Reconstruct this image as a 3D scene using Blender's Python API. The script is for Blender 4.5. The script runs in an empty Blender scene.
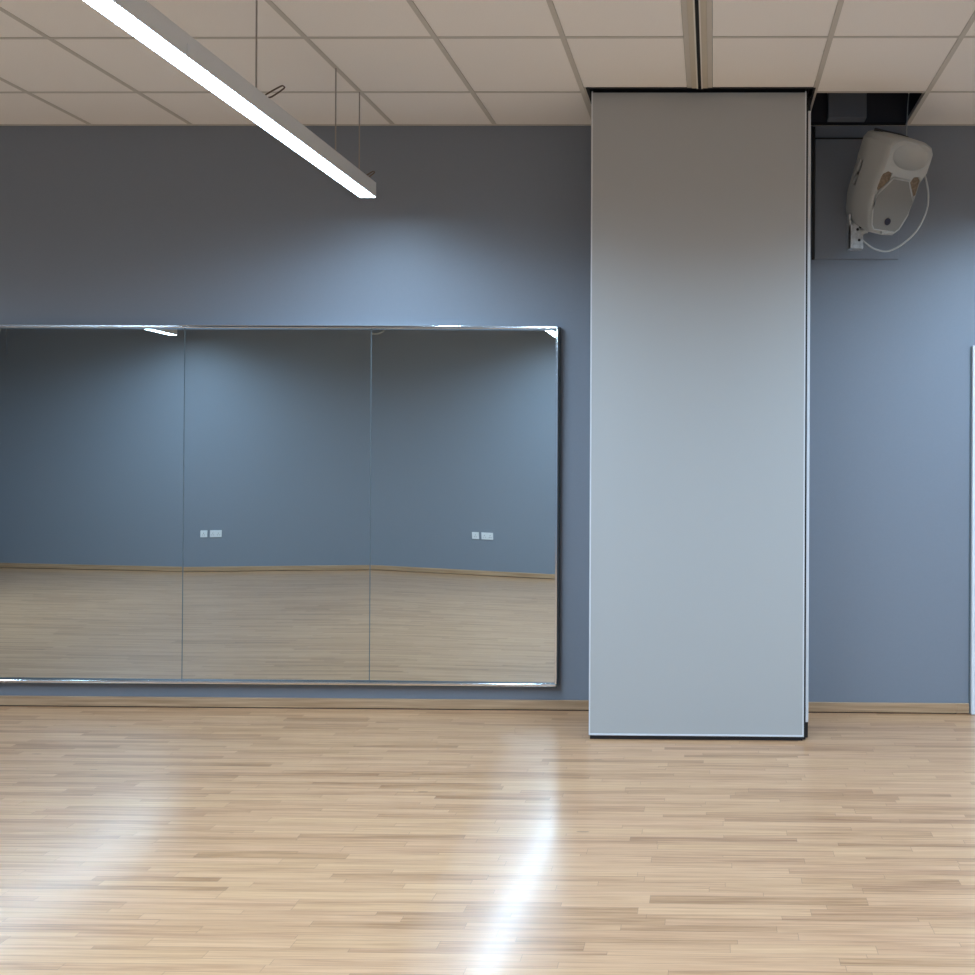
import bpy, bmesh, math, random
from mathutils import Vector, Matrix
random.seed(4)
scene = bpy.context.scene
col = scene.collection
PI = math.pi

# ------------------------------------------------------------------ place
H = 3.434            # ceiling height
YB = 4.85            # mirror wall
YF = -0.65           # wall behind the camera
XL, XR = -9.32, 9.1
TRACK = -0.076

# ------------------------------------------------------------------ helpers
def new_mat(name):
    m = bpy.data.materials.new(name); m.use_nodes = True
    nt = m.node_tree
    return m, nt, nt.nodes['Principled BSDF']

def simple(name, rgb, rough=0.5, metal=0.0, noise=0.0, nscale=40, bump=0.0, spec=None, coat=0):
    m, nt, b = new_mat(name)
    b.inputs['Roughness'].default_value = rough
    b.inputs['Metallic'].default_value = metal
    if spec is not None: b.inputs['Specular IOR Level'].default_value = spec
    b.inputs['Coat Weight'].default_value = coat
    n = nt.nodes.new('ShaderNodeTexNoise'); tc = nt.nodes.new('ShaderNodeTexCoord')
    n.inputs['Scale'].default_value = nscale; n.inputs['Detail'].default_value = 5
    nt.links.new(tc.outputs['Object'], n.inputs['Vector'])
    r = nt.nodes.new('ShaderNodeValToRGB')
    r.color_ramp.elements[0].position = 0.3; r.color_ramp.elements[1].position = 0.7
    r.color_ramp.elements[0].color = [c*(1-noise) for c in rgb] + [1]
    r.color_ramp.elements[1].color = [min(1, c*(1+noise)) for c in rgb] + [1]
    nt.links.new(n.outputs['Fac'], r.inputs['Fac']); nt.links.new(r.outputs['Color'], b.inputs['Base Color'])
    if bump:
        bp = nt.nodes.new('ShaderNodeBump'); bp.inputs['Strength'].default_value = bump; bp.inputs['Distance'].default_value = 0.002
        nt.links.new(n.outputs['Fac'], bp.inputs['Height']); nt.links.new(bp.outputs['Normal'], b.inputs['Normal'])
    return m

def emit(name, rgb, s):
    m, nt, b = new_mat(name)
    b.inputs['Base Color'].default_value = (0.9, 0.9, 0.9, 1)
    b.inputs['Emission Color'].default_value = (*rgb, 1); b.inputs['Emission Strength'].default_value = s
    return m

def box(bm, x0, x1, y0, y1, z0, z1, bevel=0.0, seg=2):
    vs = [bm.verts.new((x, y, z)) for x in (x0, x1) for y in (y0, y1) for z in (z0, z1)]
    f = [(0,1,3,2),(4,6,7,5),(0,4,5,1),(2,3,7,6),(0,2,6,4),(1,5,7,3)]
    fs = [bm.faces.new([vs[i] for i in q]) for q in f]
    bmesh.ops.recalc_face_normals(bm, faces=fs)
    if bevel:
        es = list({e for q in fs for e in q.edges})
        bmesh.ops.bevel(bm, geom=es, offset=bevel, segments=seg, affect='EDGES', profile=0.5)

def cyl(bm, p, q, r, n=12, r2=None):
    p, q = Vector(p), Vector(q); d = q-p
    M = Matrix.Translation((p+q)/2) @ d.to_track_quat('Z', 'Y').to_matrix().to_4x4()
    bmesh.ops.create_cone(bm, cap_ends=True, segments=n, radius1=r, radius2=r if r2 is None else r2, depth=d.length, matrix=M)

def tube(bm, pts, r, n=8):
    pts = [Vector(p) for p in pts]; rings = []
    for i, p in enumerate(pts):
        t = (pts[min(i+1, len(pts)-1)] - pts[max(i-1, 0)]).normalized()
        q = t.to_track_quat('Z', 'Y')
        rings.append([bm.verts.new(p + q @ Vector((r*math.cos(a), r*math.sin(a), 0))) for a in [2*PI*k/n for k in range(n)]])
    for a, b in zip(rings, rings[1:]):
        for k in range(n): bm.faces.new((a[k], a[(k+1)%n], b[(k+1)%n], b[k]))
    bm.faces.new(rings[0][::-1]); bm.faces.new(rings[-1])

def smooth_path(pts, k=6):
    pts = [Vector(p) for p in pts]; out = []
    P = [2*pts[0]-pts[1]] + pts + [2*pts[-1]-pts[-2]]
    for i in range(1, len(P)-2):
        for j in range(k):
            t = j/k
            out.append(0.5*((2*P[i]) + (P[i+1]-P[i-1])*t + (2*P[i-1]-5*P[i]+4*P[i+1]-P[i+2])*t*t + (3*P[i]-P[i-1]-3*P[i+1]+P[i+2])*t**3))
    out.append(pts[-1]); return out

def obj(name, bm, m, parent=None, smooth=False, world=True):
    me = bpy.data.meshes.new(name)
    if parent is not None and world:
        bmesh.ops.translate(bm, verts=bm.verts, vec=-origin(parent))
    bmesh.ops.recalc_face_normals(bm, faces=bm.faces)
    bm.to_mesh(me); bm.free()
    me.materials.append(m)
    if smooth:
        for p in me.polygons: p.use_smooth = True
    o = bpy.data.objects.new(name, me); col.objects.link(o)
    if parent is not None: o.parent = parent
    return o

def origin(o):
    v = Vector((0, 0, 0))
    while o is not None:
        v += Vector(o.location); o = o.parent
    return v

def tag(o, label, cat, group=None):
    o['label'] = label; o['category'] = cat
    if group: o['group'] = group
    return o

def thing(name, label, cat, loc=(0, 0, 0), group=None):
    o = bpy.data.objects.new(name, None); o.empty_display_size = 0.1; col.objects.link(o); o.location = loc
    return tag(o, label, cat, group)

def struct(name, bm, m):
    o = obj(name, bm, m); o['kind'] = 'structure'; return o

def new(): return bmesh.new()

def copy_tree(src, loc, label, parent=None):
    c = src.copy(); col.objects.link(c)
    if parent is None:
        c.location = loc; c['label'] = label
    else: c.parent = parent
    for ch in list(src.children): copy_tree(ch, None, None, c)
    return c

# ------------------------------------------------------------------ materials
M = {}
M['wall'] = simple('blue_grey_paint', (0.225, 0.248, 0.284), 0.62, noise=0.012, nscale=90, bump=0.05)
M['tile'] = simple('mineral_ceiling_tile', (0.93, 0.875, 0.81), 0.95, noise=0.03, nscale=220, bump=0.15)
M['tbar'] = simple('ceiling_grid_metal', (0.62, 0.57, 0.50), 0.6)
M['dark'] = simple('dark_gap', (0.01, 0.01, 0.012), 0.7)
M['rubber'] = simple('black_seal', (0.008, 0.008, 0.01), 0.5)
M['void'] = simple('ceiling_void_lining', (0.05, 0.05, 0.06), 0.9)
M['steel'] = simple('painted_steel', (0.22, 0.23, 0.25), 0.6)
M['laminate'] = simple('grey_laminate', (0.462, 0.460, 0.442), 0.5, noise=0.012, nscale=500, spec=0.35)
M['alu'] = simple('anodised_aluminium', (0.78, 0.79, 0.80), 0.30, metal=0.85)
M['trim_alu'] = simple('pale_edge_trim', (0.72, 0.73, 0.74), 0.35)
M['nose'] = simple('sheen_white_edge_nose', (0.88, 0.89, 0.90), 0.25)  # near-white colour paints in the lamp's reflection on the silver edge
M['chrome'] = simple('polished_frame_metal', (0.82, 0.84, 0.86), 0.12, metal=1.0)
M['white_gloss'] = simple('white_gloss_paint', (0.80, 0.81, 0.82), 0.35)
M['plastic'] = simple('white_socket_plastic', (0.78, 0.78, 0.77), 0.35)
M['cream'] = simple('cream_track_metal', (0.60, 0.53, 0.42), 0.5)
M['cream_edge'] = simple('bright_track_edge', (0.80, 0.76, 0.68), 0.45)
M['spk'] = simple('off_white_speaker_plastic', (0.41, 0.41, 0.385), 0.5, noise=0.02, nscale=300)
M['grille'] = simple('grey_speaker_mesh', (0.22, 0.215, 0.20), 0.7, noise=0.06, nscale=700)
M['foam'] = simple('tan_port_foam', (0.21, 0.155, 0.105), 0.9, noise=0.35, nscale=60)
M['spkdark'] = simple('dark_handle_recess', (0.03, 0.03, 0.028), 0.7)
M['badge'] = simple('dark_blue_badge', (0.008, 0.01, 0.03), 0.4)
M['zinc'] = simple('galvanised_bracket', (0.50, 0.52, 0.53), 0.45, metal=0.5, noise=0.25, nscale=45)
M['cable'] = simple('white_cable', (0.50, 0.51, 0.50), 0.5)
M['lampbody'] = simple('satin_lamp_housing', (0.74, 0.74, 0.73), 0.45)
M['wire'] = simple('steel_wire', (0.36, 0.32, 0.28), 0.5)
M['brass'] = simple('dull_brass_clip', (0.12, 0.08, 0.05), 0.4, metal=0.5)
M['diffuser'] = emit('lit_diffuser', (0.60, 0.83, 1.06), 22.0)
M['bead'] = simple('dark_seam_bead', (0.10, 0.13, 0.14), 0.5)

# mirror glass
m, nt, b = new_mat('mirror_glass')
b.inputs['Base Color'].default_value = (0.755, 0.81, 0.80, 1); b.inputs['Metallic'].default_value = 1; b.inputs['Roughness'].default_value = 0.0
M['mirror'] = m

# wood
def wood_skirting():
    m, nt, b = new_mat('oak_skirting')
    tc = nt.nodes.new('ShaderNodeTexCoord'); mp = nt.nodes.new('ShaderNodeMapping'); mp.inputs['Scale'].default_value = (1.3, 20, 45)
    n = nt.nodes.new('ShaderNodeTexNoise'); n.inputs['Scale'].default_value = 1.5; n.inputs['Detail'].default_value = 6
    r = nt.nodes.new('ShaderNodeValToRGB')
    r.color_ramp.elements[0].position = 0.3; r.color_ramp.elements[0].color = (0.35, 0.205, 0.105, 1)
    r.color_ramp.elements[1].position = 0.7; r.color_ramp.elements[1].color = (0.57, 0.375, 0.22, 1)
    L = nt.links.new
    L(tc.outputs['Object'], mp.inputs['Vector']); L(mp.outputs['Vector'], n.inputs['Vector']); L(n.outputs['Fac'], r.inputs['Fac']); L(r.outputs['Color'], b.inputs['Base Color'])
    b.inputs['Roughness'].default_value = 0.4
    return m
M['skirt'] = wood_skirting()

def floor_mat():
    m, nt, b = new_mat('strip_wood_floor')
    L = nt.links.new
    def math_(op, a, bb=None, c=None):
        n = nt.nodes.new('ShaderNodeMath'); n.operation = op
        for i, v in enumerate((a, bb, c)):
            if v is None: continue
            if isinstance(v, (int, float)): n.inputs[i].default_value = v
            else: L(v, n.inputs[i])
        return n.outputs[0]
    def white(x, y=None, z=0.0):
        c = nt.nodes.new('ShaderNodeCombineXYZ'); w = nt.nodes.new('ShaderNodeTexWhiteNoise'); w.noise_dimensions = '3D'
        for i, v in enumerate((x, y, z)):
            if v is None: continue
            if isinstance(v, (int, float)): c.inputs[i].default_value = v
            else: L(v, c.inputs[i])
        L(c.outputs[0], w.inputs['Vector']); return w.outputs['Value']
    tc = nt.nodes.new('ShaderNodeTexCoord'); sp = nt.nodes.new('ShaderNodeSeparateXYZ'); L(tc.outputs['Object'], sp.inputs[0])
    X, Y = sp.outputs[0], sp.outputs[1]
    ry = math_('DIVIDE', Y, 0.0215)                 # narrow rows, some of them joined in pairs or threes
    # irregular row widths: three strips of different width in every 0.100 m board
    by = math_('DIVIDE', Y, 0.100); bi = math_('FLOOR', by); bf = math_('SUBTRACT', by, bi)
    c1 = math_('ADD', 0.22, math_('MULTIPLY', white(bi, 1.0), 0.22)); c2 = math_('ADD', 0.56, math_('MULTIPLY', white(bi, 2.0), 0.22))
    g1 = math_('GREATER_THAN', bf, c1); g2 = math_('GREATER_THAN', bf, c2)
    row = math_('ADD', math_('MULTIPLY', bi, 3.0), math_('ADD', g1, g2))
    ln = math_('ADD', 0.45, math_('MULTIPLY', white(row, 5.0), 0.55))
    off = math_('MULTIPLY', white(row, 9.0), 7.0)
    cx = math_('DIVIDE', math_('ADD', X, off), ln); ci = math_('FLOOR', cx); cf = math_('SUBTRACT', cx, ci)
    rnd = white(row, ci, 3.0); rnd2 = white(row, ci, 8.0)
    # grain, stretched along the strip and different in each strip
    cb = nt.nodes.new('ShaderNodeCombineXYZ')
    L(math_('ADD', math_('MULTIPLY', X, 1.6), math_('MULTIPLY', rnd, 37.0)), cb.inputs[0]); L(math_('MULTIPLY', Y, 60.0), cb.inputs[1]); L(math_('MULTIPLY', rnd2, 11.0), cb.inputs[2])
    n = nt.nodes.new('ShaderNodeTexNoise'); n.inputs['Scale'].default_value = 1.3; n.inputs['Detail'].default_value = 6; n.inputs['Roughness'].default_value = 0.62; n.inputs['Distortion'].default_value = 0.6
    L(cb.outputs[0], n.inputs['Vector'])
    c2b = nt.nodes.new('ShaderNodeCombineXYZ')
    L(math_('ADD', math_('MULTIPLY', X, 3.5), math_('MULTIPLY', rnd2, 53.0)), c2b.inputs[0]); L(math_('MULTIPLY', Y, 150.0), c2b.inputs[1]); L(math_('MULTIPLY', rnd, 17.0), c2b.inputs[2])
    n2 = nt.nodes.new('ShaderNodeTexNoise'); n2.inputs['Scale'].default_value = 1.0; n2.inputs['Detail'].default_value = 4; n2.inputs['Roughness'].default_value = 0.6
    L(c2b.outputs[0], n2.inputs['Vector'])
    tone = math_('ADD', math_('MULTIPLY', math_('POWER', rnd, 1.6), 0.46), math_('ADD', math_('MULTIPLY', math_('SUBTRACT', n.outputs['Fac'], 0.33), 1.30), math_('MULTIPLY', math_('SUBTRACT', n2.outputs['Fac'], 0.38), 1.15)))
    r = nt.nodes.new('ShaderNodeValToRGB'); e = r.color_ramp.elements
    e[0].position = 0.08; e[0].color = (0.657, 0.385, 0.206, 1)
    e[1].position = 0.98; e[1].color = (0.328, 0.166, 0.075, 1)
    e2 = e.new(0.50); e2.color = (0.551, 0.311, 0.157, 1)
    e3 = e.new(0.75); e3.color = (0.445, 0.236, 0.112, 1)
    L(tone, r.inputs['Fac'])
    # hue shift pinkish / yellowish
    mx = nt.nodes.new('ShaderNodeMix'); mx.data_type = 'RGBA'; mx.blend_type = 'MULTIPLY'
    L(math_('MULTIPLY', rnd2, 0.9), mx.inputs['Factor']); L(r.outputs['Color'], mx.inputs['A']); mx.inputs['B'].default_value = (0.97, 0.94, 0.98, 1)
    # small dark knots
    v = nt.nodes.new('ShaderNodeTexVoronoi'); v.feature = 'F1'; v.inputs['Scale'].default_value = 1.0
    kb = nt.nodes.new('ShaderNodeCombineXYZ'); L(math_('MULTIPLY', X, 1.7), kb.inputs[0]); L(math_('MULTIPLY', Y, 8.5), kb.inputs[1]); L(kb.outputs[0], v.inputs['Vector'])
    knot = math_('MULTIPLY', math_('LESS_THAN', v.outputs['Distance'], 0.045), 0.55)
    mk = nt.nodes.new('ShaderNodeMix'); mk.data_type = 'RGBA'; L(knot, mk.inputs['Factor']); L(mx.outputs['Result'], mk.inputs['A']); mk.inputs['B'].default_value = (0.16, 0.09, 0.05, 1)
    # joints
    d1 = math_('MINIMUM', math_('ABSOLUTE', math_('SUBTRACT', bf, c1)), math_('ABSOLUTE', math_('SUBTRACT', bf, c2)))
    d2 = math_('MINIMUM', d1, math_('MINIMUM', bf, math_('SUBTRACT', 1.0, bf)))
    jl = math_('LESS_THAN', math_('MULTIPLY', d2, 0.100), 0.0007)
    je = math_('LESS_THAN', math_('MULTIPLY', math_('MINIMUM', cf, math_('SUBTRACT', 1.0, cf)), ln), 0.0010)
    j = math_('MULTIPLY', math_('MAXIMUM', jl, je), 0.45)
    mj = nt.nodes.new('ShaderNodeMix'); mj.data_type = 'RGBA'; L(j, mj.inputs['Factor']); L(mk.outputs['Result'], mj.inputs['A']); mj.inputs['B'].default_value = (0.14, 0.08, 0.045, 1)
    L(mj.outputs['Result'], b.inputs['Base Color'])
    b.inputs['Roughness'].default_value = 0.24
    b.inputs['Specular IOR Level'].default_value = 0.5
    rn = math_('ADD', 0.25, math_('MULTIPLY', n.outputs['Fac'], 0.14)); L(rn, b.inputs['Roughness'])
    b.inputs['Coat Weight'].default_value = 0.55; b.inputs['Coat Roughness'].default_value = 0.17
    bp = nt.nodes.new('ShaderNodeBump'); bp.inputs['Strength'].default_value = 0.25; bp.inputs['Distance'].default_value = 0.0006
    L(math_('ADD', math_('MULTIPLY', rnd, 1.0), math_('MULTIPLY', n.outputs['Fac'], 0.5)), bp.inputs['Height']); L(bp.outputs['Normal'], b.inputs['Normal'])
    return m
M['floor'] = floor_mat()

# ------------------------------------------------------------------ shell
W = 0.15
bm = new(); box(bm, XL-W, XR+W, YF-W, YB+W, -0.12, 0); struct('floor', bm, M['floor'])
bm = new(); box(bm, XL-W, XR+W, YB, YB+W, 0, H+0.75); struct('wall_back', bm, M['wall'])
bm = new(); box(bm, XL-W, XR+W, YF-W, YF, 0, H+0.75); struct('wall_front', bm, M['wall'])
bm = new(); box(bm, XL-W, XL, YF, YB, 0, H+0.75); struct('wall_left', bm, M['wall'])
bm = new(); box(bm, XR, XR+W, YF, YB, 0, H+0.75); struct('wall_right', bm, M['wall'])
bm = new(); box(bm, XL-W, XR+W, YF-W, YB+W, H+0.75, H+0.85); struct('trim_7', bm, M['void'])   # soffit above the tiles

# ceiling tiles: one bay of the grid by the speaker is open
XS = [-1.887+0.598*k for k in range(-13, 0)] + [-1.887, -1.288, -0.697, -0.130, -0.022, 0.532, 1.130] + [1.130+0.598*k for k in range(1, 14)]
XS = [x for x in XS if XL+0.1 < x < XR-0.1]
YS = [4.389-0.594*k for k in range(0, 9)]
YS = [y for y in YS if y > YF+0.05]
bx = [XL-0.06] + XS + [XR+0.06]; by = [YB+0.03] + YS + [YF-0.06]
bm = new(); g = 0.0135; gy = 0.0095
for i in range(len(bx)-1):
    x0, x1 = bx[i]+g, bx[i+1]-g
    for k in range(len(by)-1):
        y1, y0 = by[k]-gy, by[k+1]+gy
        if k == 1 and -0.70 < bx[i] < 0.5: y1 = 4.3295
        if k == 0 and abs(bx[i]-0.532) < 0.01: continue          # the open bay
        if abs(bx[i]+0.130) < 0.01: continue                      # partition track
        if k == 0 and -0.70 < bx[i] < 0.5: continue               # behind the partition panels
        box(bm, x0, x1, y0, y1, H+0.002, H+0.018)
# infill beside and in front of the partition stack
box(bm, -0.697+g, -0.675, 4.384, YB, H+0.002, H+0.018)
ceil = struct('ceiling', bm, M['tile'])
bm = new(); t = 0.012
for x in XS:
    ye = 4.33 if -0.2 < x < 0 else YB
    box(bm, x-t, x+t, YF, ye, H-0.0005, H+0.003)
    box(bm, x-0.003, x+0.003, YF, ye, H+0.003, H+0.04)
box(bm, -0.682, -0.670, 4.33, YB, H-0.0005, H+0.003)
for y in YS:
    if y > 4.37:
        segs = [(XL, -0.697), (0.532, XR)]
    else: segs = [(XL, -0.130), (-0.022, XR)]
    for a, c in segs:
        box(bm, a, c, y-0.008, y+0.008, H-0.0002, H+0.0032)
        box(bm, a, c, y-0.003, y+0.003, H+0.003, H+0.04)
for x0, x1 in ((XL, -0.70), (0.532, XR)):
    box(bm, x0, x1, YB-0.018, YB, H-0.001, H+0.0035)
box(bm, XL, XR, YF, YF+0.018, H-0.001, H+0.0035)
obj('ceiling_grid', bm, M['tbar'], ceil)
# black shadow gap of the ceiling pocket the partition slides into
bm = new()
box(bm, -0.665, 0.520, 4.330, 4.345, H-0.001, H+0.20); box(bm, -0.675, -0.660, 4.330, YB, H-0.001, H+0.20); box(bm, 0.520, 0.5315, 4.330, YB, H-0.001, H+0.20)
box(bm, -0.675, 0.53, 4.33, YB, H+0.20, H+0.21)
obj('pocket_lining', bm, M['dark'], ceil)
# lining of the void above the open bay, and the steel in it
bm = new()
box(bm, 0.50, 0.51, 4.0, YB, H+0.03, H+0.70); box(bm, 1.60, 1.61, 4.0, YB, H+0.03, H+0.70); box(bm, 0.5, 1.61, 3.99, 4.0, H+0.03, H+0.70)
box(bm, 0.511, 1.60, YB-0.012, YB-0.001, H+0.012, H+0.70)
obj('void_lining', bm, M['void'], ceil)
bm = new(); box(bm, 0.546, 1.116, YB-0.022, YB-0.0185, H-0.006, H+0.011); obj('bay_edge', bm, M['dark'], ceil)
bm = new()
box(bm, 0.655, 0.875, YB-0.10, YB-0.03, H+0.006, H+0.60, 0.004)
beam = obj('steel_beam', bm, M['steel']); tag(beam, 'dull grey steel upright inside the open ceiling bay above the speaker', 'beam')

# baseboards
def skirt(name, segs):
    bm = new()
    for (x0, x1, y0, y1) in segs: box(bm, x0, x1, y0, y1, 0.005, 0.060, 0.003)
    return struct(name, bm, M['skirt'])
bb = skirt('baseboard_back', [(XL, 1.428, YB-0.016, YB), (2.50, XR, YB-0.016, YB)])
bm = new(); box(bm, XL, 1.428, YB-0.012, YB, 0.0, 0.005); obj('shadow_gap', bm, M['dark'], bb)
skirt('baseboard_front', [(XL, XR, YF, YF+0.016)])
skirt('baseboard_left', [(XL, XL+0.016, YF, YB)])
skirt('baseboard_right', [(XR-0.016, XR, YF, YB)])

# door at the right edge of the view
bm = new()
box(bm, 1.509, 1.58, YB-0.030, YB+0.01, 0, 2.146, 0.004); box(bm, 2.34, 2.411, YB-0.030, YB+0.01, 0, 2.146, 0.004)
box(bm, 1.581, 2.339, YB-0.030, YB+0.01, 2.076, 2.146, 0.004)
tr = struct('trim_1', bm, M['white_gloss'])
bm = new(); box(bm, 1.501, 1.509, YB-0.006, YB, 0, 2.14); obj('frame_shadow_gap', bm, M['bead'], tr)
bm = new(); box(bm, 1.585, 2.335, YB-0.016, YB, 0.006, 2.072, 0.002); d = struct('door_1', bm, M['white_gloss'])
bm = new(); cyl(bm, (2.26, YB-0.016, 1.02), (2.26, YB-0.022, 1.02), 0.026, 20); cyl(bm, (2.26, YB-0.02, 1.02), (2.26, YB-0.07, 1.02), 0.009)
cyl(bm, (2.268, YB-0.065, 1.02), (2.15, YB-0.065, 1.02), 0.009); obj('door_handle', bm, M['chrome'], d)
# carve the skirting run next to the door frame
bm = new(); box(bm, 1.428, 1.500, YB-0.016, YB, 0.005, 0.060, 0.002); obj('skirting_return', bm, M['skirt'], bb)

# ------------------------------------------------------------------ partition
P_X0, P_X1, P_Z0, P_Z1 = -0.650, 0.488, 0.022, H-0.0005
def partition(y0, dx, label, front):
    t = thing('partition_panel', label, 'partition panel', (TRACK+dx, y0+0.05, 0), 'stacked sliding partition panels')
    a, c = P_X0+dx, P_X1+dx; e = 0.0075
    bm = new(); box(bm, a+e, c-e, y0, y0+0.008, P_Z0+0.010, P_Z1-e); obj('front_face', bm, M['laminate'], t)
    bm = new(); box(bm, a+e, c-e, y0+0.092, y0+0.10, P_Z0+0.010, P_Z1-e); obj('rear_face', bm, M['laminate'], t)
    bm = new(); box(bm, a+0.010, c-0.010, y0+0.009, y0+0.091, P_Z0+0.02, P_Z1-0.03); obj('core', bm, M['dark'], t)
    for yy in (y0-0.0015, y0+0.093):
        bm = new()
        box(bm, a, a+e, yy, yy+0.0085, P_Z0, P_Z1, 0.0015); box(bm, c-e, c, yy, yy+0.0085, P_Z0, P_Z1, 0.0015)
        box(bm, a+e+0.0001, c-e-0.0001, yy, yy+0.0085, P_Z0, P_Z0+0.010, 0.0015)
        obj('edge_trim', bm, M['trim_alu'], t)
    bm = new(); box(bm, a+0.006, c-0.006, y0+0.004, y0+0.096, 0.0015, P_Z0+0.019); obj('bottom_seal', bm, M['rubber'], t)
    bm = new(); box(bm, a+0.006, c-0.006, y0+0.012, y0+0.088, P_Z1-0.029, H+0.05); obj('top_seal', bm, M['rubber'], t)
    # interlocking edge profile, dark seal then a nose coloured near white for its lamp sheen
    bm = new(); box(bm, c-0.009, c+0.010, y0+0.010, y0+0.09, 0.006, P_Z1-0.032); obj('edge_seal', bm, M['rubber'], t)
    bm = new(); box(bm, c+0.0105, c+0.029, y0+0.045, y0+0.085, 0.085, P_Z1-0.085, 0.003, 2); obj('edge_profile', bm, M['nose'], t)
    bm = new(); box(bm, c+0.0105, c+0.027, y0+0.046, y0+0.084, 0.004, 0.084); box(bm, c+0.0105, c+0.027, y0+0.046, y0+0.084, P_Z1-0.0845, P_Z1-0.006); obj('edge_cap', bm, M['rubber'], t)
    return t
partition(4.374, 0.0, 'tall grey sliding partition panel, frontmost of the stack, whose full face shows', True)
partition(4.488, -0.004, 'second grey partition panel, directly behind the front one', False)
partition(4.602, -0.008, 'third grey partition panel, hidden behind the front two', False)
partition(4.716, -0.012, 'rearmost grey partition panel, next to the blue-grey wall', False)

# overhead track
tr = thing('partition_track', 'cream metal partition track with a dark slot running along the ceiling', 'ceiling track', (TRACK, 1.8, H))
for s in (-1, 1):
    bm = new(); a, c = sorted((TRACK+s*0.016, TRACK+s*0.0415)); box(bm, a, c, YF, 4.33, H-0.004, H+0.03); obj('track_flange', bm, M['cream'], tr)
    bm = new(); a, c = sorted((TRACK+s*0.0085, TRACK+s*0.0158)); box(bm, a, c, YF, 4.33, H-0.008, H+0.06, 0.001); obj('track_lip', bm, M['cream_edge'], tr)
bm = new(); box(bm, TRACK-0.04, TRACK+0.04, YF, 4.329, H+0.061, H+0.08); box(bm, TRACK-0.0082, TRACK+0.0082, YF, 4.329, H+0.003, H+0.06); obj('track_slot', bm, M['dark'], tr)

# ------------------------------------------------------------------ mirror
MZ0, MZ1 = 0.163, 2.237
seams = [-6.435, -5.330, -4.225, -3.111, -2.006, -0.912]
tilt_knots = [(-6.5, 0.003), (-4.225, 0.0036), (-3.118, 0.0068), (-2.012, 0.0034), (-0.90, 0.0128)]
def tilt(x):
    for (a, ta), (c, tc) in zip(tilt_knots, tilt_knots[1:]):
        if x <= c: return ta + (tc-ta)*max(0, (x-a))/(c-a)
    return tilt_knots[-1][1]
YM = 4.828; zc = (MZ0+MZ1)/2
def bow(x, z):       # the slight warp of the hung glass
    k = 0.45*min(1, max(0, (x+2.01)/1.1))
    return tilt(x)*((z-zc) - k*max(0, z-0.9)**2/2.6)
mt = thing('wall_mirror', 'long wall mirror of butted panes in a slim silver frame on the blue-grey wall', 'mirror', (-3.67, YM, MZ0))
for s in range(5):
    x0, x1 = seams[s]+0.0012, seams[s+1]-0.0012
    z0, z1 = MZ0+0.004, MZ1-0.004
    NX, NZ = 24, 24
    bm = new()
    fr = [[bm.verts.new((x0+(x1-x0)*i/NX, YM+bow(x0+(x1-x0)*i/NX, z0+(z1-z0)*k/NZ), z0+(z1-z0)*k/NZ)) for k in range(NZ+1)] for i in range(NX+1)]
    for i in range(NX):
        for k in range(NZ): bm.faces.new((fr[i][k], fr[i+1][k], fr[i+1][k+1], fr[i][k+1]))
    bk_ = [[bm.verts.new(v.co + Vector((0, 0.004, 0))) for v in c_] for c_ in fr]
    for i in range(NX):
        for k in range(NZ): bm.faces.new((bk_[i][k+1], bk_[i+1][k+1], bk_[i+1][k], bk_[i][k]))
    loop = [(i, 0) for i in range(NX)] + [(NX, k) for k in range(NZ)] + [(i, NZ) for i in range(NX, 0, -1)] + [(0, k) for k in range(NZ, 0, -1)]
    for (i, k), (i2, k2) in zip(loop, loop[1:]+loop[:1]):
        bm.faces.new((fr[i2][k2], fr[i][k], bk_[i][k], bk_[i2][k2]))
        for g_ in (fr, bk_):
            bm.edges.get((g_[i][k], g_[i2][k2])).smooth = False
    o = obj('mirror_panel', bm, M['mirror'], mt, smooth=True)
    if s < 4:
        bm = new(); sx = seams[s+1]
        a = tilt(sx)*(z1-zc)
        vs = [bm.verts.new(v) for v in ((sx-.0022, YM-a-.0008, z0), (sx+.0022, YM-a-.0008, z0), (sx+.0022, YM+a-.0008, z1), (sx-.0022, YM+a-.0008, z1),
                                        (sx-.0022, YM-a+.006, z0), (sx+.0022, YM-a+.006, z0), (sx+.0022, YM+a+.006, z1), (sx-.0022, YM+a+.006, z1))]
        for q in ((0,1,2,3),(4,7,6,5),(0,4,5,1),(3,2,6,7),(0,3,7,4),(1,5,6,2)): bm.faces.new([vs[i] for i in q])
        obj('panel_joint', bm, M['bead'], mt)
bm = new(); fw = 0.016; fy0, fy1 = 4.796, 4.850
xa, xb = seams[0]-0.004, seams[-1]+0.004
box(bm, xa-0.004, xb+0.004, fy0, fy1, MZ1-0.004, MZ1+fw-0.004, 0.004, 3)
obj('frame_top', bm, M['chrome'], mt)
bm = new(); box(bm, xa-0.004, xb+0.004, fy0, fy1, MZ0-fw+0.004, MZ0+0.004, 0.004, 3); obj('frame_bottom', bm, M['chrome'], mt)
bm = new(); box(bm, xb-0.006, xb+0.008, fy0, fy1, MZ0+0.004, MZ1-0.004, 0.003, 3); obj('frame_side', bm, M['chrome'], mt)
bm = new(); box(bm, xa-0.008, xa+0.006, fy0, fy1, MZ0+0.004, MZ1-0.004, 0.003, 3); obj('frame_side', bm, M['chrome'], mt)
bm = new(); box(bm, xb+0.0082, xb+0.0125, fy0+0.012, fy1, MZ0-fw+0.006, MZ1+fw-0.006); obj('frame_backing', bm, M['bead'], mt)
bm = new(); box(bm, xa, xb+0.008, fy0+0.012, fy1, MZ0-fw-0.004, MZ0-fw+0.0038); obj('frame_backing', bm, M['bead'], mt)

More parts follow.
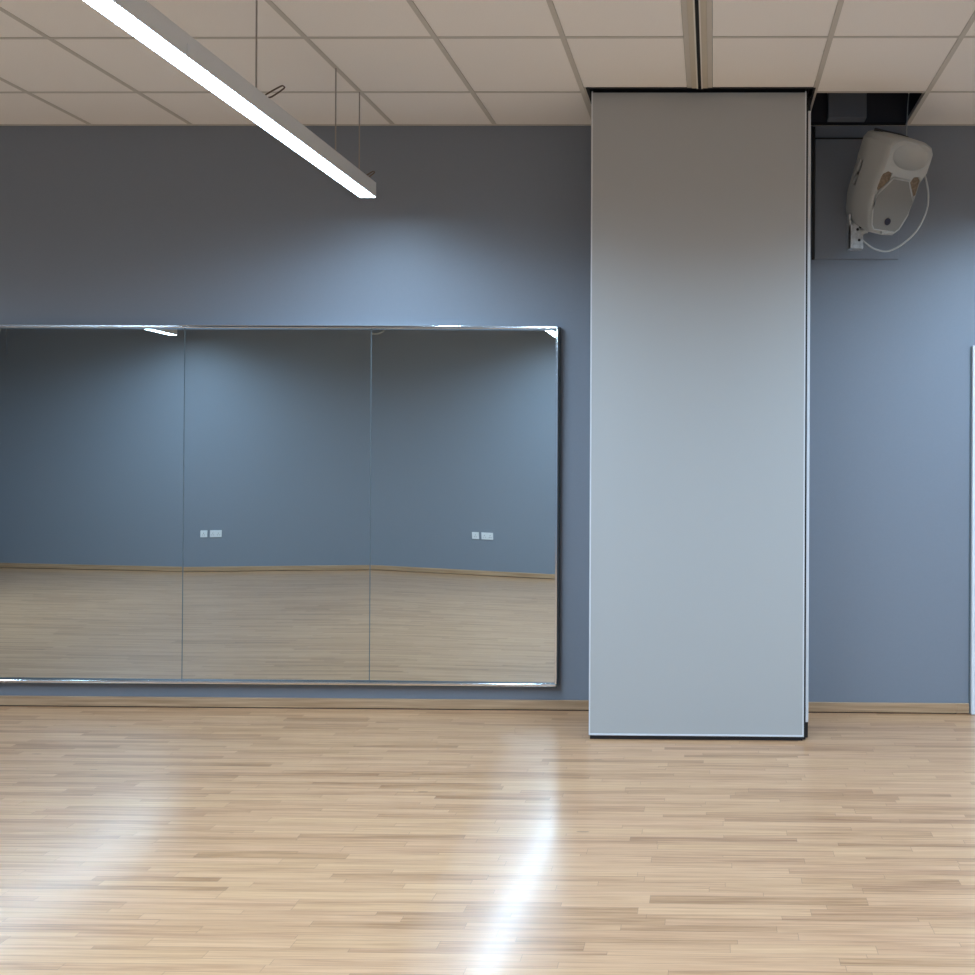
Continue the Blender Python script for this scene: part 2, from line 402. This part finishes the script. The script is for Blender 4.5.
# ------------------------------------------------------------------ lamps
LY0, LY1, LZ0, LZ1, LW = -0.29, 4.52, 2.915, 3.000, 0.045
def lamp(xc, label):
    t = thing('pendant_light', label, 'light', (xc, (LY0+LY1)/2, LZ0), 'linear pendant lights')
    bm = new()
    # housing: extruded box section, open below, with a small chamfer along the top edges
    pr = [(-LW, LZ0), (-LW, LZ1-0.006), (-LW+0.006, LZ1), (LW-0.006, LZ1), (LW, LZ1-0.006), (LW, LZ0), (LW-0.003, LZ0), (LW-0.003, LZ0+0.006), (-LW+0.003, LZ0+0.006), (-LW+0.003, LZ0)]
    A = [bm.verts.new((xc+a, LY0, c)) for a, c in pr]; B = [bm.verts.new((xc+a, LY1, c)) for a, c in pr]
    for i in range(len(pr)): bm.faces.new((A[i], A[(i+1) % len(pr)], B[(i+1) % len(pr)], B[i]))
    bm.faces.new(A[::-1]); bm.faces.new(B)
    obj('housing', bm, M['lampbody'], t)
    for yy in (LY0-0.004, LY1):
        bm = new(); box(bm, xc-LW, xc+LW, yy, yy+0.004, LZ0, LZ1-0.003, 0.001); obj('end_cap', bm, M['lampbody'], t)
    bm = new(); box(bm, xc-LW+0.0035, xc+LW-0.0035, LY0+0.001, LY1-0.001, LZ0-0.003, LZ0+0.0055, 0.002); obj('diffuser', bm, M['diffuser'], t)
    for yy in (LY1-0.137, LY1-0.42, LY1-1.15, LY1-2.6, LY0+0.45, LY0+0.14):
        bm = new(); cyl(bm, (xc+0.01, yy, LZ1-0.001), (xc+0.01, yy, H-0.001), 0.0034, 6); obj('suspension_wire', bm, M['wire'], t)
        bm = new(); cyl(bm, (xc+0.01, yy, LZ1), (xc+0.01, yy, LZ1+0.014), 0.0055, 8); obj('wire_gripper', bm, M['brass'], t)
    for yy in (LY1-0.10, LY1-1.13, LY0+0.60):
        bm = new()
        pts = [(xc+0.035, yy, LZ1), (xc+0.050, yy, LZ1+0.010), (xc+0.095, yy+0.01, LZ1+0.042), (xc+0.102, yy+0.018, LZ1+0.046), (xc+0.100, yy+0.026, LZ1+0.040), (xc+0.055, yy+0.02, LZ1+0.004), (xc+0.04, yy+0.02, LZ1)]
        if yy > LY1-0.2: pts = [(xc+0.03+(p[0]-xc-0.03)*0.5, p[1], LZ1+(p[2]-LZ1)*0.62) for p in pts]
        tube(bm, smooth_path(pts, 3), 0.003, 6); obj('clip', bm, M['brass'], t)
    bm = new(); box(bm, xc+LW, xc+LW+0.002, LY1-1.66, LY1-1.645, LZ0+0.012, LZ0+0.045); obj('joint_mark', bm, M['trim_alu'], t)
    # the light it gives
    L = bpy.data.lights.new('tube_light', 'AREA'); L.shape = 'RECTANGLE'; L.size = 2*LW-0.012; L.size_y = LY1-LY0-1.0
    L.energy = LAMP_W; L.color = LAMP_C; L.spread = math.radians(SPREAD)
    lo = bpy.data.objects.new('tube_light', L); col.objects.link(lo); lo.parent = t; lo.location = (0, 0, -0.006)
    return t
LAMP_W, LAMP_C, SPREAD = 84.0, (0.54, 0.80, 1.10), 166
hung = lamp(-1.90, 'long white linear light hanging from thin wires near the ceiling, left of the partition')
hung.location.x += 0.025; hung.rotation_euler = (0, 0, math.radians(0.6))   # not quite square to the wall
lamp(-6.52, 'long linear light seen only in the mirror, over the far left')
lamp(1.75, 'long linear light over the floor right of the partition stack, beside the door')
lamp(6.37, 'long linear light furthest to the right, past the door')

# ------------------------------------------------------------------ sockets on the wall behind (seen in the mirror)
def plate(name, xc, zc_, w, label, cat, double, y=YF):
    t = thing(name, label, cat, (xc, y, zc_-0.043), 'white socket plates seen in the mirror')
    bm = new(); box(bm, xc-w/2, xc+w/2, y, y+0.010, zc_-0.043, zc_+0.043, 0.003); obj('face_plate', bm, M['plastic'], t)
    xs = (-0.036, 0.036) if double else (0.0,)
    for dx in xs:
        for (ax, az, hw, hh) in ((0, 0.008, 0.003, 0.005), (-0.011, -0.014, 0.005, 0.0025), (0.011, -0.014, 0.005, 0.0025)):
            bm = new(); box(bm, xc+dx+ax-hw, xc+dx+ax+hw, y+0.0098, y+0.0104, zc_+az-hh, zc_+az+hh); obj('pin_hole', bm, M['rubber'], t)
        bm = new(); box(bm, xc+dx*0.5-0.006, xc+dx*0.5+0.006, y+0.010, y+0.013, zc_+0.022, zc_+0.036, 0.001); obj('switch', bm, M['plastic'], t)
plate('wall_socket', -6.363, 0.47, 0.086, 'small square white plate in the left pair of the mirror reflection', 'socket', False)
plate('wall_socket', -6.212, 0.47, 0.146, 'wide double white socket in the left pair of the mirror reflection', 'socket', True)
plate('wall_socket', -2.973, 0.49, 0.086, 'small square white plate in the right pair of the mirror reflection', 'socket', False)
plate('wall_socket', -2.825, 0.49, 0.146, 'wide double white socket in the right pair of the mirror reflection', 'socket', True)
bm = new(); box(bm, -9.03, -8.955, YF, YF+0.04, 2.14, 2.225, 0.006); tag(obj('wall_sensor', bm, M['plastic']), 'small white box high on the wall at the far left of the mirror reflection', 'sensor')

# ------------------------------------------------------------------ loudspeaker
def prism(bm, pts, y0, y1):
    A = [bm.verts.new((x, y0, z)) for x, z in pts]; B = [bm.verts.new((x, y1, z)) for x, z in pts]
    n = len(pts)
    for i in range(n): bm.faces.new((A[i], A[(i+1) % n], B[(i+1) % n], B[i]))
    bm.faces.new(A[::-1]); bm.faces.new(B)
    bmesh.ops.recalc_face_normals(bm, faces=bm.faces)

def speaker(loc, yaw, pitch, label, wall_y):
    t = thing('loudspeaker', label, 'speaker', loc, 'white wall speakers')
    R = Matrix.Rotation(yaw, 4, 'Z') @ Matrix.Rotation(pitch, 4, 'X') @ Matrix.Diagonal((0.93, 0.96, 0.92, 1))
    # body lofted from front to back; local front is -Y
    half = [(0.00, 0.285), (0.09, 0.283), (0.135, 0.268), (0.158, 0.235), (0.160, 0.13), (0.152, 0.06), (0.156, -0.02), (0.150, -0.12), (0.112, -0.232), (0.085, -0.268), (0.0, -0.275)]
    outl = half + [(-x, z) for x, z in half[-2:0:-1]]
    def ring(bm, y, sx, sz, dz=0, ytop=0): return [bm.verts.new((x*sx, y + (ytop if z > 0.1 else 0), z*sz+dz)) for x, z in outl]
    bm = new()
    rr = [ring(bm, -0.150, 0.93, 0.955, 0, -0.022), ring(bm, -0.140, 0.98, 0.985, 0, -0.020), ring(bm, -0.120, 1.0, 1.0, 0, -0.012), ring(bm, 0.03, 0.98, 0.985), ring(bm, 0.13, 0.84, 0.95), ring(bm, 0.180, 0.60, 0.88), ring(bm, 0.190, 0.52, 0.84)]
    n = len(outl)
    for a, c in zip(rr, rr[1:]):
        for k in range(n): bm.faces.new((a[k], a[(k+1) % n], c[(k+1) % n], c[k]))
    for R_ in (rr[0], rr[-1]):
        hl = len(half)
        lf = [R_[0]] + [R_[(n-k) % n] for k in range(1, hl-1)] + [R_[hl-1]]
        for k in range(hl-1):
            vs_ = [R_[k], R_[k+1], lf[k+1], lf[k]]
            u_ = []
            for v in vs_:
                if v not in u_: u_.append(v)
            bm.faces.new(u_)
    bmesh.ops.recalc_face_normals(bm, faces=bm.faces)
    cab = obj('cabinet', bm, M['spk'], t, world=False)
    # recesses cut into the cabinet
    cut = new()
    mtx = Matrix.Translation((0, -0.190, 0.192)) @ Matrix.Diagonal((0.135, 0.050, 0.078, 1))
    bmesh.ops.create_uvsphere(cut, u_segments=28, v_segments=16, radius=1, matrix=mtx)
    for s in (-1, 1):
        box(cut, s*0.138-0.034, s*0.138+0.034, 0.045, 0.10, -0.05, 0.10)
        prism(cut, [(s*0.078, 0.088), (s*0.112, 0.096), (s*0.138, 0.075), (s*0.143, -0.01), (s*0.130, -0.025), (s*0.072, 0.040)], -0.20, -0.135)
    cm = bpy.data.meshes.new('cut'); bmesh.ops.recalc_face_normals(cut, faces=cut.faces); cut.to_mesh(cm); cut.free()
    co = bpy.data.objects.new('cut', cm); col.objects.link(co)
    md = cab.modifiers.new('b', 'BOOLEAN'); md.operation = 'DIFFERENCE'; md.object = co; md.solver = 'EXACT'
    dg = bpy.context.evaluated_depsgraph_get(); dg.update()
    cab.parent = None; dg.update()
    nm = bpy.data.meshes.new_from_object(cab.evaluated_get(dg))
    cab.modifiers.clear(); cab.data = nm; cab.parent = t
    bpy.data.objects.remove(co)
    if not nm.materials: nm.materials.append(M['spk'])
    for p in nm.polygons: p.use_smooth = True
    bv = cab.modifiers.new('bevel', 'BEVEL'); bv.width = 0.006; bv.segments = 2; bv.limit_method = 'ANGLE'; bv.angle_limit = math.radians(30)
    wn = cab.modifiers.new('wn', 'WEIGHTED_NORMAL'); wn.keep_sharp = True
    parts = [cab]
    gr = [(-0.055, 0.058), (0.055, 0.058), (0.080, 0.022), (0.130, -0.045), (0.126, -0.13), (0.098, -0.215), (0.075, -0.238), (-0.075, -0.238), (-0.098, -0.215), (-0.126, -0.13), (-0.130, -0.045), (-0.080, 0.022)]
    bm = new(); prism(bm, [(x*1.0, z) for x, z in gr], -0.158, -0.148); g_ = obj('grille', bm, M['grille'], t, world=False); parts.append(g_)
    bm = new()
    pts = [(x*1.03, -0.152, (z+0.093)*1.03-0.093) for x, z in gr]; tube(bm, pts+[pts[0], pts[1]], 0.008, 8); parts.append(obj('grille_rim', bm, M['spk'], t, True, False))
    for s in (-1, 1):
        bm = new(); prism(bm, [(s*0.079, 0.087), (s*0.112, 0.095), (s*0.137, 0.074), (s*0.142, -0.009), (s*0.130, -0.023), (s*0.073, 0.041)], -0.147, -0.130); parts.append(obj('port_foam', bm, M['foam'], t, world=False))
        bm = new(); box(bm, s*0.112-0.006, s*0.112+0.006, 0.046, 0.099, -0.049, 0.099); parts.append(obj('handle_recess', bm, M['spkdark'], t, world=False))
        bm = new(); pts = [(s*0.128, 0.090, 0.10), (s*0.122, 0.094, 0.03), (s*0.126, 0.092, -0.05)]; tube(bm, smooth_path(pts, 3), 0.010, 8); parts.append(obj('handle_bar', bm, M['spk'], t, True, False))
    bm = new(); cyl(bm, (0, -0.157, -0.185), (0, -0.1615, -0.185), 0.021, 24); parts.append(obj('badge', bm, M['badge'], t, world=False))
    bm = new(); box(bm, -0.018, 0.018, -0.162, -0.150, -0.262, -0.246, 0.003); parts.append(obj('lower_lug', bm, M['spk'], t, world=False))
    bm = new(); box(bm, -0.10, 0.10, 0.02, 0.10, 0.262, 0.283, 0.004); parts.append(obj('top_plate', bm, M['spkdark'], t, world=False))
    for p in parts: p.matrix_local = R
    return t, R
SP = Vector((0.928, 4.572, 3.010))
spk, R = speaker(SP, math.radians(28), math.radians(30), 'white plastic loudspeaker tilted down on the wall right of the partition', YB)

def bracket(p, px, label, group='wall speaker brackets'):
    t = thing('speaker_bracket', label, 'bracket', p, group)
    x, y, z = p
    return t
# bracket of the loudspeaker in view
bk = thing('speaker_bracket', 'galvanised metal bracket with bolt holes under the loudspeaker left corner', 'bracket', (0.785, YB-0.012, 2.63))
bm = new()
box(bm, 0.756, 0.770, 4.640, 4.700, 2.665, 2.86, 0.002)           # side cheek
box(bm, 0.756, 0.838, 4.640, 4.654, 2.665, 2.80, 0.002)              # front strap
box(bm, 0.770, 0.838, 4.642, 4.700, 2.665, 2.677, 0.002)
obj('strap', bm, M['zinc'], bk)
bm = new(); box(bm, 0.80, 0.90, YB-0.017, YB-0.012, 2.80, 3.10, 0.001); obj('wall_plate', bm, M['zinc'], bk)
bm = new()
cyl(bm, (0.80, 4.79, 2.99), (0.88, 4.74, 2.99), 0.018, 12); box(bm, 0.80, 0.88, 4.735, YB-0.013, 2.955, 3.02, 0.004)
obj('arm', bm, M['zinc'], bk)
for (x, z) in ((0.815, 2.712), (0.806, 2.772), (0.822, 2.785)):
    bm = new(); cyl(bm, (x, 4.6405, z), (x, 4.6375, z), 0.008, 12); obj('bolt_hole', bm, M['rubber'], bk)
bm = new(); cyl(bm, (0.829, 4.640, 2.757), (0.862, 4.622, 2.772), 0.017, 10); obj('knob', bm, M['spk'], bk)

# cable
bm = new()
pts = [(1.112, 4.60, 3.075), (1.128, 4.58, 3.125), (1.150, 4.59, 3.11), (1.178, 4.60, 3.03), (1.193, 4.61, 2.95), (1.182, 4.62, 2.86), (1.135, 4.64, 2.765), (1.062, 4.66, 2.695), (0.985, 4.68, 2.660), (0.91, 4.68, 2.672), (0.855, 4.67, 2.705), (0.83, 4.665, 2.73)]
tube(bm, smooth_path(pts, 6), 0.0052, 8); tag(obj('speaker_cable', bm, M['cable'], None, True), 'white cable looping from the loudspeaker down round to its wall bracket', 'cable')
bm = new()
pts = [(1.085, 4.60, 3.22), (1.076, 4.63, 3.26), (1.083, 4.66, 3.36), (1.088, 4.67, 3.42), (1.092, 4.67, 3.50), (1.11, 4.67, 3.7)]
tube(bm, smooth_path(pts, 6), 0.003, 8); tag(obj('safety_wire', bm, M['cable'], None, True), 'thin grey wire from the loudspeaker top up into the open ceiling bay', 'wire')

# painted backing board on the wall
mb = thing('backing_board', 'blue-grey painted board on the wall behind the loudspeaker', 'board', (0.83, YB, 2.647))
bm = new(); box(bm, 0.592, 1.079, YB-0.012, YB, 2.650, 3.350, 0.002); obj('board_face', bm, M['wall'], mb)
bm = new(); box(bm, 0.575, 0.5905, YB-0.020, YB, 2.647, 3.42); box(bm, 0.5925, 0.90, YB-0.010, YB, 3.351, 3.360); obj('shadow_gap_edging', bm, M['rubber'], mb)  # black edge strip; its colour stands in for the shadow gap beside the board

# cable loops and trunking high on the wall behind, seen along the mirror's top edge
def loop(xc, zb, r, label):
    bm = new()
    pts = [(xc-r*1.15, YF+0.02, H-0.002), (xc-r*1.1, YF+0.03, zb+0.20), (xc-r*0.75, YF+0.04, zb+0.05), (xc, YF+0.045, zb), (xc+r*0.75, YF+0.04, zb+0.05), (xc+r*1.1, YF+0.03, zb+0.20), (xc+r*1.15, YF+0.02, H-0.002)]
    tube(bm, smooth_path(pts, 6), 0.010, 8); return tag(obj('hanging_cable', bm, M['cable'], None, True), label, 'cable')
loop(-4.13, 2.945, 0.15, 'pale cable loop peeping below the mirror top edge, above its right seam')
loop(-9.04, 2.84, 0.13, 'pale cable loop at the far left end of the mirror top edge')
bm = new(); box(bm, -8.862, -8.838, YF, YF+0.02, 2.68, H-0.001, 0.003); tag(obj('cable_trunking', bm, M['wall']), 'thin painted vertical trunking reflected at the top left of the mirror', 'trunking')

# ------------------------------------------------------------------ world, camera, colour management
w = bpy.data.worlds.new('world'); scene.world = w; w.use_nodes = True
w.node_tree.nodes['Background'].inputs[0].default_value = (0.02, 0.02, 0.02, 1)

cam_d = bpy.data.cameras.new('camera'); cam = bpy.data.objects.new('camera', cam_d); col.objects.link(cam)
cam_d.sensor_fit = 'HORIZONTAL'; cam_d.sensor_width = 36; cam_d.lens = 36*827/975
cam_d.shift_x = -(703-487.5)/975; cam_d.shift_y = -(487.5-442)/975
cam.matrix_world = Matrix.Translation((0, 0, 1.578)) @ Matrix.Rotation(math.radians(0.67), 4, 'Z') @ Matrix.Rotation(PI/2, 4, 'X') @ Matrix.Rotation(math.radians(0.25), 4, 'Z')
cam_d.clip_start = 0.05
scene.camera = cam
scene.view_settings.view_transform = 'Standard'; scene.view_settings.look = 'None'; scene.view_settings.gamma = 1.0
scene.view_settings.use_curve_mapping = False
scene.view_settings.exposure = 0.42
scene.cycles.diffuse_bounces = 6; scene.cycles.max_bounces = 12; scene.cycles.sample_clamp_indirect = 8
